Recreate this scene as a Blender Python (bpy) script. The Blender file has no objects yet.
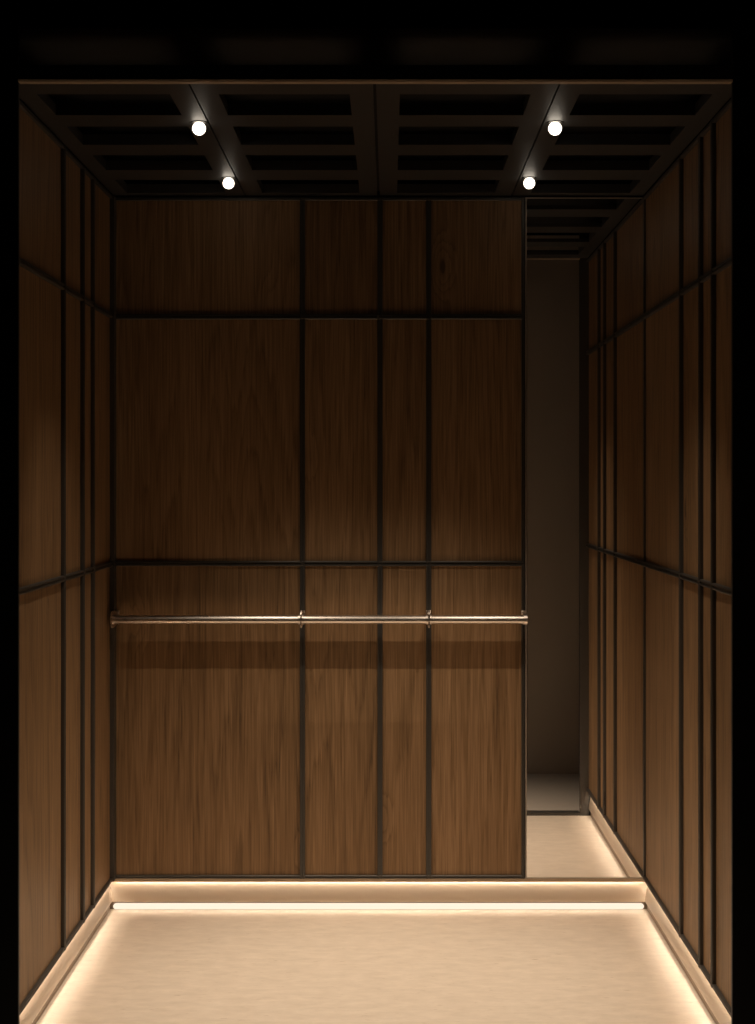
import bpy, bmesh, math, random
random.seed(7)
S = 1/295.0            # one unit = one pixel at the plane of the back wall
DB = 5.18              # camera to back wall
FZ = 429               # eye height above the cab floor, in units
PI = math.pi
scene = bpy.context.scene
col = scene.collection

def X(u): return u*S
def Z(w): return (w+FZ)*S
def Y(d): return -d*DB

# ------------------------------------------------------------ materials
def new_mat(name):
    m = bpy.data.materials.new(name); m.use_nodes = True
    nt = m.node_tree; b = nt.nodes['Principled BSDF']
    return m, nt, b

def plain(name, rgb, rough=.5, metal=0.0, bump=0, bscale=200, stretch=(1,1,1), rvar=0):
    m, nt, b = new_mat(name)
    b.inputs['Base Color'].default_value = (*rgb, 1)
    b.inputs['Roughness'].default_value = rough
    b.inputs['Metallic'].default_value = metal
    if bump or rvar:
        tc = nt.nodes.new('ShaderNodeTexCoord'); mp = nt.nodes.new('ShaderNodeMapping')
        mp.inputs['Scale'].default_value = stretch
        nz = nt.nodes.new('ShaderNodeTexNoise'); nz.inputs['Scale'].default_value = bscale
        nz.inputs['Detail'].default_value = 4
        nt.links.new(tc.outputs['Object'], mp.inputs[0]); nt.links.new(mp.outputs[0], nz.inputs['Vector'])
        if bump:
            bp = nt.nodes.new('ShaderNodeBump'); bp.inputs['Strength'].default_value = bump
            bp.inputs['Distance'].default_value = .002
            nt.links.new(nz.outputs['Fac'], bp.inputs['Height']); nt.links.new(bp.outputs[0], b.inputs['Normal'])
        if rvar:
            mr = nt.nodes.new('ShaderNodeMapRange')
            mr.inputs['To Min'].default_value = rough-rvar; mr.inputs['To Max'].default_value = rough+rvar
            nt.links.new(nz.outputs['Fac'], mr.inputs['Value']); nt.links.new(mr.outputs[0], b.inputs['Roughness'])
    return m

def emit(name, rgb, strength):
    m = bpy.data.materials.new(name); m.use_nodes = True
    nt = m.node_tree; nt.nodes.clear()
    e = nt.nodes.new('ShaderNodeEmission'); o = nt.nodes.new('ShaderNodeOutputMaterial')
    e.inputs[0].default_value = (*rgb, 1); e.inputs[1].default_value = strength
    nt.links.new(e.outputs[0], o.inputs[0]); return m

def wood_mat():
    m, nt, b = new_mat('oak_veneer')
    N = nt.nodes.new; L = nt.links.new
    tc = N('ShaderNodeTexCoord'); oi = N('ShaderNodeObjectInfo')
    off = N('ShaderNodeVectorMath'); off.operation = 'SCALE'
    cmb = N('ShaderNodeCombineXYZ')
    for i in (0, 1, 2): L(oi.outputs['Random'], cmb.inputs[i])
    L(cmb.outputs[0], off.inputs[0]); off.inputs['Scale'].default_value = 37.0
    add = N('ShaderNodeVectorMath'); add.operation = 'ADD'
    L(tc.outputs['Object'], add.inputs[0]); L(off.outputs[0], add.inputs[1])
    # cathedral figure: contour lines of a slowly varying, vertically stretched field
    mp = N('ShaderNodeMapping'); mp.inputs['Scale'].default_value = (4.2, 1, .26)
    L(add.outputs[0], mp.inputs[0])
    n1 = N('ShaderNodeTexNoise'); n1.inputs['Scale'].default_value = 1.0
    n1.inputs['Detail'].default_value = 1.5; n1.inputs['Distortion'].default_value = .35
    L(mp.outputs[0], n1.inputs['Vector'])
    mu = N('ShaderNodeMath'); mu.operation = 'MULTIPLY'; mu.inputs[1].default_value = 22
    # knots bend the figure round themselves
    mk = N('ShaderNodeMapping'); mk.inputs['Scale'].default_value = (3.1, 1, 1.25); L(add.outputs[0], mk.inputs[0])
    vo = N('ShaderNodeTexVoronoi'); vo.inputs['Scale'].default_value = 1.0; L(mk.outputs[0], vo.inputs['Vector'])
    kd = N('ShaderNodeMapRange'); kd.inputs['From Min'].default_value = 0; kd.inputs['From Max'].default_value = .20
    kd.inputs['To Min'].default_value = .16; kd.inputs['To Max'].default_value = 0; kd.interpolation_type = 'SMOOTHERSTEP'
    L(vo.outputs['Distance'], kd.inputs['Value'])
    fk = N('ShaderNodeMath'); fk.operation = 'ADD'; L(n1.outputs['Fac'], fk.inputs[0]); L(kd.outputs[0], fk.inputs[1])
    kc = N('ShaderNodeMapRange'); kc.inputs['From Min'].default_value = .015; kc.inputs['From Max'].default_value = .05
    kc.inputs['To Min'].default_value = -.45; kc.inputs['To Max'].default_value = 0; L(vo.outputs['Distance'], kc.inputs['Value'])
    # each veneer leaf has its own tone
    sx = N('ShaderNodeSeparateXYZ'); L(add.outputs[0], sx.inputs[0])
    lf = N('ShaderNodeMath'); lf.operation = 'MULTIPLY'; lf.inputs[1].default_value = 5.2; L(sx.outputs[0], lf.inputs[0])
    fl = N('ShaderNodeMath'); fl.operation = 'FLOOR'; L(lf.outputs[0], fl.inputs[0])
    wn = N('ShaderNodeTexWhiteNoise'); wn.noise_dimensions = '1D'; L(fl.outputs[0], wn.inputs['W'])
    L(fk.outputs[0], mu.inputs[0])
    # jitter of the contours
    mpj = N('ShaderNodeMapping'); mpj.inputs['Scale'].default_value = (110, 1, 4)
    L(add.outputs[0], mpj.inputs[0])
    nj = N('ShaderNodeTexNoise'); nj.inputs['Scale'].default_value = 1; nj.inputs['Detail'].default_value = 3
    L(mpj.outputs[0], nj.inputs['Vector'])
    aj = N('ShaderNodeMath'); aj.operation = 'ADD'; L(mu.outputs[0], aj.inputs[0]); L(nj.outputs['Fac'], aj.inputs[1])
    fr = N('ShaderNodeMath'); fr.operation = 'FRACT'; L(aj.outputs[0], fr.inputs[0])
    ring = N('ShaderNodeValToRGB'); e = ring.color_ramp.elements
    e[0].position = 0; e[0].color = (.25,.25,.25,1); e[1].position = 1; e[1].color = (.42,.42,.42,1)
    k = ring.color_ramp.elements.new(.18); k.color = (.75,.75,.75,1)
    k = ring.color_ramp.elements.new(.75); k.color = (.62,.62,.62,1)
    L(fr.outputs[0], ring.inputs[0])
    # fine pores
    mp2 = N('ShaderNodeMapping'); mp2.inputs['Scale'].default_value = (190, 1, 5)
    L(add.outputs[0], mp2.inputs[0])
    n2 = N('ShaderNodeTexNoise'); n2.inputs['Scale'].default_value = 1; n2.inputs['Detail'].default_value = 5
    L(mp2.outputs[0], n2.inputs['Vector'])
    # plank stripes
    mp3 = N('ShaderNodeMapping'); mp3.inputs['Scale'].default_value = (15, 1, .3)
    L(add.outputs[0], mp3.inputs[0])
    n3 = N('ShaderNodeTexNoise'); n3.inputs['Scale'].default_value = 1; n3.inputs['Detail'].default_value = 3
    L(mp3.outputs[0], n3.inputs['Vector'])
    def math_(op, a, b_):
        q = N('ShaderNodeMath'); q.operation = op
        for i, v in enumerate((a, b_)):
            if isinstance(v, (int, float)): q.inputs[i].default_value = v
            else: L(v, q.inputs[i])
        return q.outputs[0]
    v = math_('MULTIPLY', ring.outputs[0], .34)
    v = math_('ADD', v, math_('MULTIPLY', n2.outputs['Fac'], .62))
    v = math_('ADD', v, math_('MULTIPLY', n3.outputs['Fac'], .28))
    v = math_('ADD', v, math_('MULTIPLY', oi.outputs['Random'], .06))
    v = math_('ADD', v, math_('MULTIPLY', wn.outputs['Value'], .09))
    v = math_('ADD', v, kc.outputs[0])
    ramp = N('ShaderNodeValToRGB'); e = ramp.color_ramp.elements
    e[0].position = .42; e[0].color = (.083, .047, .021, 1)
    e[1].position = 1.0; e[1].color = (.43, .262, .137, 1)
    k = ramp.color_ramp.elements.new(.72); k.color = (.258, .150, .070, 1)
    L(v, ramp.inputs[0]); L(ramp.outputs[0], b.inputs['Base Color'])
    b.inputs['Roughness'].default_value = .52
    b.inputs['Specular IOR Level'].default_value = .35
    bp = N('ShaderNodeBump'); bp.inputs['Strength'].default_value = .25; bp.inputs['Distance'].default_value = .001
    L(v, bp.inputs['Height']); L(bp.outputs[0], b.inputs['Normal'])
    return m

def stone_mat():
    m, nt, b = new_mat('beige_travertine')
    N = nt.nodes.new; L = nt.links.new
    tc = N('ShaderNodeTexCoord')
    mp = N('ShaderNodeMapping'); mp.inputs['Scale'].default_value = (6, 13, 1); L(tc.outputs['Object'], mp.inputs[0])
    n = N('ShaderNodeTexNoise'); n.inputs['Scale'].default_value = 2.2; n.inputs['Detail'].default_value = 8
    n.inputs['Roughness'].default_value = .62; n.inputs['Distortion'].default_value = .15
    L(mp.outputs[0], n.inputs['Vector'])
    r = N('ShaderNodeValToRGB'); e = r.color_ramp.elements
    e[0].position = .25; e[0].color = (.68, .57, .455, 1); e[1].position = .75; e[1].color = (.83, .71, .58, 1)
    L(n.outputs['Fac'], r.inputs[0])
    mp2 = N('ShaderNodeMapping'); mp2.inputs['Scale'].default_value = (16, 60, 1); L(tc.outputs['Object'], mp2.inputs[0])
    n2 = N('ShaderNodeTexNoise'); n2.inputs['Scale'].default_value = 1.6; n2.inputs['Detail'].default_value = 5
    L(mp2.outputs[0], n2.inputs['Vector'])
    r2 = N('ShaderNodeValToRGB'); e = r2.color_ramp.elements
    e[0].position = .25; e[0].color = (.72, .66, .6, 1); e[1].position = .36; e[1].color = (1, 1, 1, 1)
    L(n2.outputs['Fac'], r2.inputs[0])
    mx = N('ShaderNodeMix'); mx.data_type = 'RGBA'; mx.blend_type = 'MULTIPLY'; mx.inputs['Factor'].default_value = .8
    L(r.outputs[0], mx.inputs['A']); L(r2.outputs[0], mx.inputs['B'])
    L(mx.outputs['Result'], b.inputs['Base Color'])
    b.inputs['Roughness'].default_value = .5; b.inputs['Specular IOR Level'].default_value = .3
    return m

WARM = (1.0, .83, .65)
M = dict(
    wood=wood_mat(), stone=stone_mat(),
    bronze=plain('black_bronze', (.095, .087, .078), .45, .5, rvar=.06, bscale=60),
    shell=plain('black_shell', (.006, .006, .006), .8),
    ceil=plain('ceiling_metal', (.048, .046, .044), .5, .3, bump=.05, bscale=300),
    base=plain('satin_base', (.68, .56, .44), .42, .0, bump=.03, bscale=120, stretch=(1, 1, 12)),
    recess=plain('recess_tan', (.30, .22, .15), .5),
    ledge=plain('bronze_ledge', (.50, .39, .28), .45, .1),
    rail=plain('brushed_nickel', (.72, .64, .57), .28, 1.0, rvar=.04, bscale=40, stretch=(1, 30, 30)),
    mirror=plain('mirror_glass', (.90, .88, .86), .0, 1.0),
    edge=plain('mirror_edge', (.42, .36, .30), .4, .3),
    landing=plain('pale_landing_fill', (.50, .43, .36), .6),  # kept pale so the added landing bounces light onto the steel wall
    steel=plain('brushed_steel', (.38, .33, .285), .5, .4, bump=.12, bscale=3, stretch=(90, 90, 2), rvar=.05),
    ring=plain('lamp_trim', (.05, .045, .04), .35, .8),
    led=emit('led_diffuser', (1.0, .86, .68), 1.05),
    lens=emit('lamp_lens', (1.0, .88, .72), 4.5),
)

# ------------------------------------------------------------ mesh helpers
def add_box(bm, x0, x1, y0, y1, z0, z1):
    vs = [bm.verts.new((x, y, z)) for z in (z0, z1) for y in (y0, y1) for x in (x0, x1)]
    for f in ((0,2,3,1), (4,5,7,6), (0,1,5,4), (2,6,7,3), (0,4,6,2), (1,3,7,5)):
        bm.faces.new([vs[i] for i in f])

def prism(bm, pts, axis, a, b):
    """closed outline pts (two coords) swept along axis from a to b"""
    def v(p, t):
        if axis == 'x': return (t, p[0], p[1])
        if axis == 'y': return (p[0], t, p[1])
        return (p[0], p[1], t)
    A = [bm.verts.new(v(p, a)) for p in pts]; B = [bm.verts.new(v(p, b)) for p in pts]
    n = len(pts)
    bm.faces.new(A); bm.faces.new(B[::-1])
    for i in range(n): bm.faces.new((A[i], B[i], B[(i+1) % n], A[(i+1) % n]))

def mesh_obj(name, bm, mat, parent=None, loc=(0,0,0), rz=0, bevel=0, smooth=False):
    bmesh.ops.recalc_face_normals(bm, faces=bm.faces)
    me = bpy.data.meshes.new(name); bm.to_mesh(me); bm.free()
    me.materials.append(mat)
    if smooth:
        for p in me.polygons: p.use_smooth = True
    o = bpy.data.objects.new(name, me); col.objects.link(o)
    o.location = loc; o.rotation_euler = (0, 0, rz)
    if parent: o.parent = parent
    if bevel:
        md = o.modifiers.new('bevel', 'BEVEL'); md.width = bevel; md.segments = 2; md.limit_method = 'ANGLE'
    return o

def box_obj(name, mat, parent, x0, x1, y0, y1, z0, z1, bevel=0, centred=False):
    bm = bmesh.new()
    c = ((x0+x1)/2, (y0+y1)/2, (z0+z1)/2) if centred else (0, 0, 0)
    add_box(bm, x0-c[0], x1-c[0], y0-c[1], y1-c[1], z0-c[2], z1-c[2])
    return mesh_obj(name, bm, mat, parent, c, bevel=bevel)

def struct(o): o['kind'] = 'structure'; return o
def tag(o, label, cat, group=None):
    o['label'] = label; o['category'] = cat
    if group: o['group'] = group
    return o

# ------------------------------------------------------------ dimensions (units)
XL, XR = -277, 256
WB, WT = -397, 285           # underside of the wood, ceiling
DF = .286                    # depth of the cab
T = 4*S                      # thickness of the cladding
P = 3.4*S                      # how far the frame strips stand out
ROWS = [164, -82.5]          # horizontal strips
YF = Y(DF)

# ------------------------------------------------------------ floor
bm = bmesh.new(); add_box(bm, X(XL-4), X(XR+4), YF, 4*S, -.03, 0)
floor = struct(mesh_obj('floor', bm, M['stone']))

# ------------------------------------------------------------ a strip with a shallow groove down its middle
def strip_profile(w, p):
    h = w/2; g = w*.16; gd = p*.35; c = w*.12
    # (across, out) outline, out = 0 at the wood
    return [(-h, 0), (-h, p-c), (-h+c, p), (-g, p), (-g, p-gd), (g, p-gd), (g, p), (h-c, p), (h, p-c), (h, 0)]

class Wall:
    """local frame: s along the wall, out = into the cab, z up"""
    def __init__(self, name, kind):
        self.k = kind
        e = 4*S
        if kind == 'back':   o = (X(XL-8), X(XR+8), e, 2*e, -.03, Z(WT)+.02)
        elif kind == 'left': o = (X(XL-8), X(XL-4), YF, e, -.03, Z(WT)+.02)
        else:                o = (X(XR+4), X(XR+8), YF, e, -.03, Z(WT)+.02)
        self.root = struct(box_obj(name, M['shell'], None, *o))
    def frame(self, s):
        if self.k == 'back':  return (s, 0, 0), 0
        if self.k == 'left':  return (X(XL), s, 0), PI/2        # local x -> +y, local -y -> +x
        return (X(XR), s, 0), -PI/2                             # local x -> -y, local -y -> -x
    def panel(self, s0, s1, z0, z1):
        g = .0006; w = abs(s1-s0)-2*g; h = z1-z0-2*g
        bm = bmesh.new(); add_box(bm, -w/2, w/2, 0, T, -h/2, h/2)
        l, r = self.frame((s0+s1)/2)
        return mesh_obj('wood_panel', bm, M['wood'], self.root, (l[0], l[1], (z0+z1)/2), r, bevel=.0008)
    def upright(self, s, z0, z1, w=5.2, p=P, name='upright_strip', mat='bronze'):
        pr = [(a, -b) for a, b in strip_profile(w*S, p)]
        bm = bmesh.new(); prism(bm, pr, 'z', 0, z1-z0)
        l, r = self.frame(s)
        return mesh_obj(name, bm, M[mat], self.root, (l[0], l[1], z0), r)
    def cross(self, s0, s1, z, w=5.2, p=P*.92, name='cross_strip', mat='bronze'):
        pr = [(-b, a) for a, b in strip_profile(w*S, p)]
        L_ = abs(s1-s0)
        bm = bmesh.new(); prism(bm, pr, 'x', -L_/2, L_/2)
        l, r = self.frame((s0+s1)/2)
        return mesh_obj(name, bm, M[mat], self.root, (l[0], l[1], z), r)

zr = [Z(WT-2)] + [Z(w) for w in ROWS] + [Z(WB)]
def clad(wall, edges, lo, hi):
    for a, b in zip(edges[:-1], edges[1:]):
        for zt, zb in zip(zr[:-1], zr[1:]): wall.panel(a, b, zb, zt)
    for s in edges[1:-1]: wall.upright(s, Z(WB), Z(WT-2))
    for w in ROWS: wall.cross(lo, hi, Z(w))
    wall.cross(lo, hi, Z(WB)+1.6*S, w=3.2, p=P*.9, name='bottom_strip')
    wall.cross(lo, hi, Z(WT-2)-1.4*S, w=2.8, p=P*.9, name='top_strip')

back = Wall('wall_back', 'back')
MX = 136.5                                             # left edge of the mirror
bx = [X(XL), X(-86.5), X(-9), X(39.7), X(MX-1)]
clad(back, bx, X(XL), X(MX-1))
back.upright(X(MX-2.6), Z(WB), Z(WT-2), w=3.2, name='upright_strip')

left = Wall('wall_left', 'left')
clad(left, [Y(0), Y(.070), Y(.101), Y(.154), YF], Y(0), YF)
right = Wall('wall_right', 'right')
clad(right, [Y(0), Y(.129), Y(.184), Y(.2155), YF], Y(0), YF)
box_obj('leak_blocker', M['shell'], back.root, X(MX-1)+.0006, X(XR), 0, T, Z(WB), Z(WT-2))  # unseen board added behind the mirror to stop cove light leaking through
# corner posts
box_obj('corner_post', M['bronze'], left.root, X(XL), X(XL)+4.4*S, -13*S, 0, Z(WB), Z(WT-2), bevel=.001)
box_obj('corner_post', M['bronze'], right.root, X(XR)-2.2*S, X(XR), -6*S, -1*S, Z(WB), Z(WT-2), bevel=.001)

# ------------------------------------------------------------ baseboards
def base_profile(sign):
    # (out, z): a shallow cove, set back at the top under the wood and coming forward to a lip over an open recess
    z0, z1 = Z(-421), Z(-400); n = 10
    pts = [(T, z0), (T, z1)]
    for i in range(n+1):
        t = i/n
        pts.append((3.4*S*(1-t)**1.6, z1 + (z0+1.2*S-z1)*t))
    pts += [(.3*S, z0)]
    return [(sign*a, b) for a, b in pts]
# back
bm = bmesh.new(); prism(bm, base_profile(1), 'x', X(XL-4), X(XR+4))
bb = struct(mesh_obj('baseboard_back', bm, M['base']))
box_obj('bronze_trim', M['ledge'], bb, X(XL), X(XR), 0, .8*S, Z(-401), Z(WB))
box_obj('recess_lining', M['recess'], bb, X(XL-3), X(XR+3), 3.2*S, T, 0, Z(-421))
for nm, xs, sg in (('baseboard_left', XL, -1), ('baseboard_right', XR, 1)):
    bm = bmesh.new(); prism(bm, base_profile(sg), 'y', YF+.004, 0)
    b_ = struct(mesh_obj(nm, bm, M['base'], None, (X(xs), 0, 0)))
    def sbox(name, mat, o0, o1, z0, z1):
        a, b = sorted((sg*o0, sg*o1))
        return box_obj(name, M[mat], b_, a, b, YF+.004, 0, z0, z1)
    sbox('bronze_trim', 'ledge', 0, .8*S, Z(-400.6), Z(WB))
    sbox('recess_lining', 'recess', 2.2*S, T, 0, Z(-421))

# ------------------------------------------------------------ LED strips
def led_profile(d0, d1, z0, z1, n=5):
    return [(d0, z0), (d1, z0), (d1, z1), (d0, z1)]
bm = bmesh.new()
# rounded-end bar: outline in x-z swept in y
def rounded(x0, x1, z0, z1):
    r = (z1-z0)/2; c = (z0+z1)/2; pts = []
    for i in range(9):
        a = -PI/2 + i/8*PI; pts.append((x1-r+r*math.cos(a), c+r*math.sin(a)))
    for i in range(9):
        a = PI/2 + i/8*PI; pts.append((x0+r+r*math.cos(a), c+r*math.sin(a)))
    return pts
prism(bm, rounded(X(XL+1), X(XR-1), Z(-428.4), Z(-422.8)), 'y', .4*S, 2.8*S)
o = mesh_obj('light_strip', bm, M['led'])
tag(o, 'warm glowing light strip running along the floor under the back wall skirting', 'light strip')
cove = emit('led_cove', (1.0, .83, .65), 27)
o = box_obj('light_strip', cove, None, X(XL+2), X(XR-2), 1.1*S, 3.6*S, Z(WB)-1.2*S, Z(WB)-.1*S)
tag(o, 'hidden warm light strip under the wood panels of the back wall, washing the beige skirting', 'light strip')
for xs, sg, lb in ((XL, -1, 'hidden warm light strip under the wood panels of the left wall'),
                   (XR, 1, 'hidden warm light strip under the wood panels of the right wall')):
    a, b = sorted((X(xs)+sg*1.1*S, X(xs)+sg*3.6*S))
    c, e = sorted((X(xs)+sg*.7*S, X(xs)+sg*2.1*S))
    o = box_obj('light_strip', emit('led_edge', (1.0, .83, .65), 1.1), None, c, e, YF+.01, -.02, Z(-421)-.7*S, Z(-421))
    tag(o, lb.replace('under the wood panels', 'under the skirting lip'), 'light strip')
    o = box_obj('light_strip', cove, None, a, b, YF+.01, -.02, Z(WB)-1.2*S, Z(WB)-.1*S)
    tag(o, lb, 'light strip')

# ------------------------------------------------------------ ceiling
XC = -10.5
roof = struct(box_obj('ceiling', M['shell'], None, X(XL-8), X(XR+8), YF, 8*S, Z(WT+38), Z(WT+40)))
rows = [(.737, .779), (.804, .8477), (.8746, .9167), (.947, .9896)]
def ceiling_panel(x0, x1, h0, h1):
    z0, z1 = Z(WT), Z(WT+4)
    bm = bmesh.new()
    ya, yb = YF+.012, -.008
    xs0, xs1 = X(x0), X(x1); hx0, hx1 = X(h0), X(h1)
    add_box(bm, xs0, hx0, ya, yb, z0, z1); add_box(bm, hx1, xs1, ya, yb, z0, z1)
    edges = [ya]
    for a, b in rows: edges += [Y(1-a), Y(1-b)]
    edges.append(yb)
    for i in range(0, len(edges), 2): add_box(bm, hx0, hx1, edges[i], edges[i+1], z0, z1)
    bmesh.ops.remove_doubles(bm, verts=bm.verts, dist=1e-5)
    p = mesh_obj('ceiling_panel', bm, M['ceil'], roof)
    # upturned lips round each opening, seen through the slots
    for a, b in rows:
        y0, y1 = Y(1-a), Y(1-b)
        bm = bmesh.new(); t = 1.2*S
        add_box(bm, hx0-t, hx1+t, y1, y1+t, z1, z1+5*S)
        add_box(bm, hx0-t, hx0, y0, y1, z1, z1+5*S); add_box(bm, hx1, hx1+t, y0, y1, z1, z1+5*S)
        mesh_obj('slot_lip', bm, M['ceil'], p)
for sgn in (-1, 1):
    for (a, b, h0, h1) in ((1.2, 132.4, 18.5, 115), (133.6, 264.5, 151, 249)):
        q = sorted((XC+sgn*a, XC+sgn*b)); h = sorted((XC+sgn*h0, XC+sgn*h1))
        ceiling_panel(q[0], q[1], h[0], h[1])
# carrier bars above the seams
for u in (XC-133, XC, XC+133):
    box_obj('carrier_bar', M['shell'], roof, X(u-8), X(u+8), YF+.02, -.01, Z(WT+4.2), Z(WT+10))

# ------------------------------------------------------------ downlights
def lathe(bm, prof, n=40):
    rings = []
    for r, z in prof:
        rings.append([bm.verts.new((r*math.cos(2*PI*i/n), r*math.sin(2*PI*i/n), z)) for i in range(n)] if r > 1e-6
                     else [bm.verts.new((0, 0, z))])
    for A, B in zip(rings[:-1], rings[1:]):
        for i in range(n):
            j = (i+1) % n
            if len(A) == 1 and len(B) == 1: continue
            if len(A) == 1: bm.faces.new((A[0], B[i], B[j]))
            elif len(B) == 1: bm.faces.new((A[i], B[0], A[j]))
            else: bm.faces.new((A[i], B[i], B[j], A[j]))
R = 5.3*S
def dome():
    bm = bmesh.new()
    lathe(bm, [(R*math.cos(a), -R*math.sin(a)-R*.9) for a in [-1.05+i/16*(PI/2+1.05) for i in range(16)]] + [(0, -R*1.9)])
    return bm
def ring():
    bm = bmesh.new()
    o_ = R+1.6*S
    lathe(bm, [(R, .0), (R, -.0018), (R+.5*S, -.002), (o_-.4*S, -.002), (o_, -.0012), (o_, 0), (R, 0)])
    return bm
labels = {(-1, .205): 'round glowing ceiling downlight, front left one nearer the doorway',
          (1, .205): 'round glowing ceiling downlight, front right one nearer the doorway',
          (-1, .059): 'small round glowing ceiling downlight, left one closest to the back wall',
          (1, .059): 'small round glowing ceiling downlight, right one closest to the mirror top'}
lights = []
for (sg, d), lb in labels.items():
    e = bpy.data.objects.new('downlight', None); col.objects.link(e)
    e.location = (X(XC+1+sg*141.5), Y(d), Z(WT))
    e.empty_display_size = .03
    tag(e, lb, 'ceiling light', 'recessed ceiling downlights')
    mesh_obj('trim_ring', ring(), M['ring'], e, smooth=False)
    mesh_obj('lens', dome(), M['lens'], e, smooth=True)
    ld = bpy.data.lights.new('beam', 'SPOT')
    ld.color = WARM; ld.energy = 42 if d > .1 else 74
    ld.spot_size = math.radians(84 if d > .1 else 62); ld.spot_blend = 1.0
    ld.shadow_soft_size = .008
    lo = bpy.data.objects.new('beam', ld); col.objects.link(lo); lo.parent = e
    lo.location = (0, 0, -R*1.9-.010)
    # the beams of the front pair lean to the back wall, those of the back pair away from it; all lean inwards
    aim = (-sg*.18, .10, -1) if d > .1 else (-sg*.22, -.26, -1)
    lo.rotation_mode = 'QUATERNION'
    from mathutils import Vector
    lo.rotation_quaternion = Vector(aim).to_track_quat('-Z', 'Y')

# ------------------------------------------------------------ mirror
mz0, mz1 = Z(WB)+1.4*S, Z(WT-2)
mir = box_obj('wall_mirror', M['mirror'], None, X(MX)+.9*S, X(XR)-2.4*S, -3.2*S, -.2*S, mz0, mz1)
tag(mir, 'tall narrow mirror with a thin metal edge at the right end of the back wall', 'mirror')
def medge(x0, x1, z0, z1): return box_obj('edge_trim', M['edge'], mir, x0, x1, -3.7*S, -.1*S, z0, z1, bevel=.0006)
medge(X(MX)-.3*S, X(MX)+.9*S, mz0-1.4*S, mz1)
medge(X(MX)+.9*S, X(XR)-2.4*S, mz1-1.2*S, mz1)
medge(X(MX)+.9*S, X(XR)-2.4*S, mz0-1.4*S, mz0)
# ------------------------------------------------------------ handrail
hr = bpy.data.objects.new('handrail', None); col.objects.link(hr)
hz = Z(-136); hy = -26.5*S
hr.location = (X(-70), hy, hz)
tag(hr, 'slim polished metal handrail fixed across the wood panels of the back wall', 'handrail')
def oval(hw, hh, n=12):
    pts = []
    for i in range(n+1):
        a = -PI/2 + i/n*PI; pts.append((hw-hh+hh*math.cos(a), hh*math.sin(a)))
    for i in range(n+1):
        a = PI/2 + i/n*PI; pts.append((-(hw-hh)+hh*math.cos(a), hh*math.sin(a)))
    return pts
x0, x1 = X(-272.5)-X(-70), X(135.6)-X(-70)
bm = bmesh.new(); prism(bm, oval(8*S, 4*S), 'x', x0, x1)
mesh_obj('bar', bm, M['rail'], hr, smooth=False)
for i, u in enumerate((-271.4, -86.2, 39.2, 134.2)):
    c = X(u)-X(-70)
    bm = bmesh.new()
    # upright fin reaching back to the wall, thin seen from the front
    n_ = 8; t = .8*S
    if i == 3: fin = [(0, -2*S), (0, 2*S), (26.1*S, 2*S), (26.1*S, -2*S)]
    else: fin = [(7.5*S, -8*S), (-5*S, -8*S), (-8*S, -5.5*S), (-8*S, 5.5*S), (-5*S, 8*S), (7.5*S, 8*S), (26.1*S, 5*S), (26.1*S, -5*S)]
    prism(bm, fin, 'x', c-t, c+t)
    br = mesh_obj('bracket', bm, M['rail'], hr, bevel=.0005)
    bm = bmesh.new(); prism(bm, oval(8.2*S, 4.9*S), 'x', c-(2.6*S if i else 1.3*S), c+(2.6*S if i < 3 else 1.2*S))
    mesh_obj('collar', bm, M['rail'], br, bevel=.0006)
    bm = bmesh.new(); add_box(bm, c-2.4*S, c+2.4*S, 26.5*S-4*S, 26.5*S-3.5*S, -7*S, 7*S)
    mesh_obj('wall_plate', bm, M['rail'], br)

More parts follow.
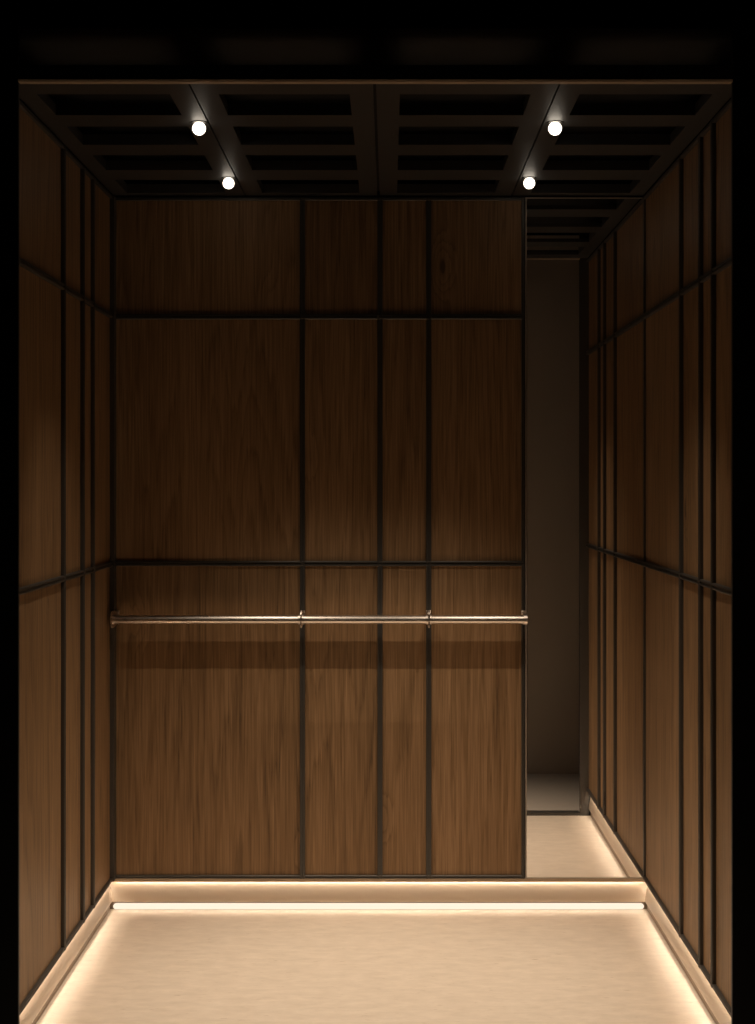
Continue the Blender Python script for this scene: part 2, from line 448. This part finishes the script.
# ------------------------------------------------------------ doorway frame at the open front
def sbx(name, mat, *a, **k): return struct(box_obj(name, M[mat], None, *a, **k))
sbx('trim_1', 'shell', X(-320), X(-264), YF-.012, YF, 0, Z(330))
sbx('trim_2', 'shell', X(244.6), X(300), YF-.012, YF, 0, Z(330))
for nm, a, b in (('trim_1', XL, -264), ('trim_2', 244.6, XR)):
    box_obj('jamb_lining', M['bronze'], bpy.data.objects[nm], X(a), X(b), YF, YF+.003, 0, Z(WT))
t3 = sbx('trim_3', 'shell', X(-264), X(244.6), YF-.012, YF-.002, Z(WT+1.2), Z(WT+11))
bm = bmesh.new()
prism(bm, [(YF-.015, Z(WT+.6)), (YF-.012, Z(WT-.8)), (YF+.010, Z(WT-.8)), (YF+.010, Z(WT+.2)), (YF-.010, Z(WT+.6))], 'x', X(-264), X(244.6))
mesh_obj('header_edge', bm, M['ledge'], t3)
box_obj('header_plate', M['ceil'], t3, X(-264), X(244.6), YF-.015, YF-.0125, Z(WT+2.2), Z(WT+10.5))
sbx('trim_4', 'bronze', X(-264), X(244.6), YF-.05, YF-.001, -.03, 3.6*S)      # door sill
# the lift front: steel wall facing the cab, seen only in the mirror
DW = .47
land = struct(box_obj('floor', M['landing'], None, X(-330), X(330), Y(DW)-.4, YF-.05, -.05, 0))  # landing floor added to carry on the steel wall's lit foot in the mirror
wf = struct(box_obj('wall_front', M['steel'], None, X(138*(1+DW)), X(189.5*(1+DW)), Y(DW)-.03, Y(DW), 0, Z(360)))
box_obj('edge_strip', M['bronze'], wf, X(189.5*(1+DW)), X(189.5*(1+DW))+.03, Y(DW)-.03, Y(DW)+.004, 0, Z(360))

# ------------------------------------------------------------ world, camera, view
w = bpy.data.worlds.new('dark'); w.use_nodes = True
w.node_tree.nodes['Background'].inputs[0].default_value = (0, 0, 0, 1)
w.node_tree.nodes['Background'].inputs[1].default_value = 0
scene.world = w
cd = bpy.data.cameras.new('camera'); cam = bpy.data.objects.new('camera', cd); col.objects.link(cam)
cam.location = (0, -DB, Z(0)); cam.rotation_euler = (PI/2, 0, 0)
cd.sensor_fit = 'HORIZONTAL'; cd.sensor_width = 36
cd.lens = 36*(DB/S)/755
cd.shift_x = -(389-377.5)/755; cd.shift_y = -(512-481)/755
cd.clip_start = .05
scene.camera = cam
vs = scene.view_settings
vs.view_transform = 'Standard'; vs.look = 'None'; vs.gamma = 1; vs.exposure = .04; vs.use_curve_mapping = False
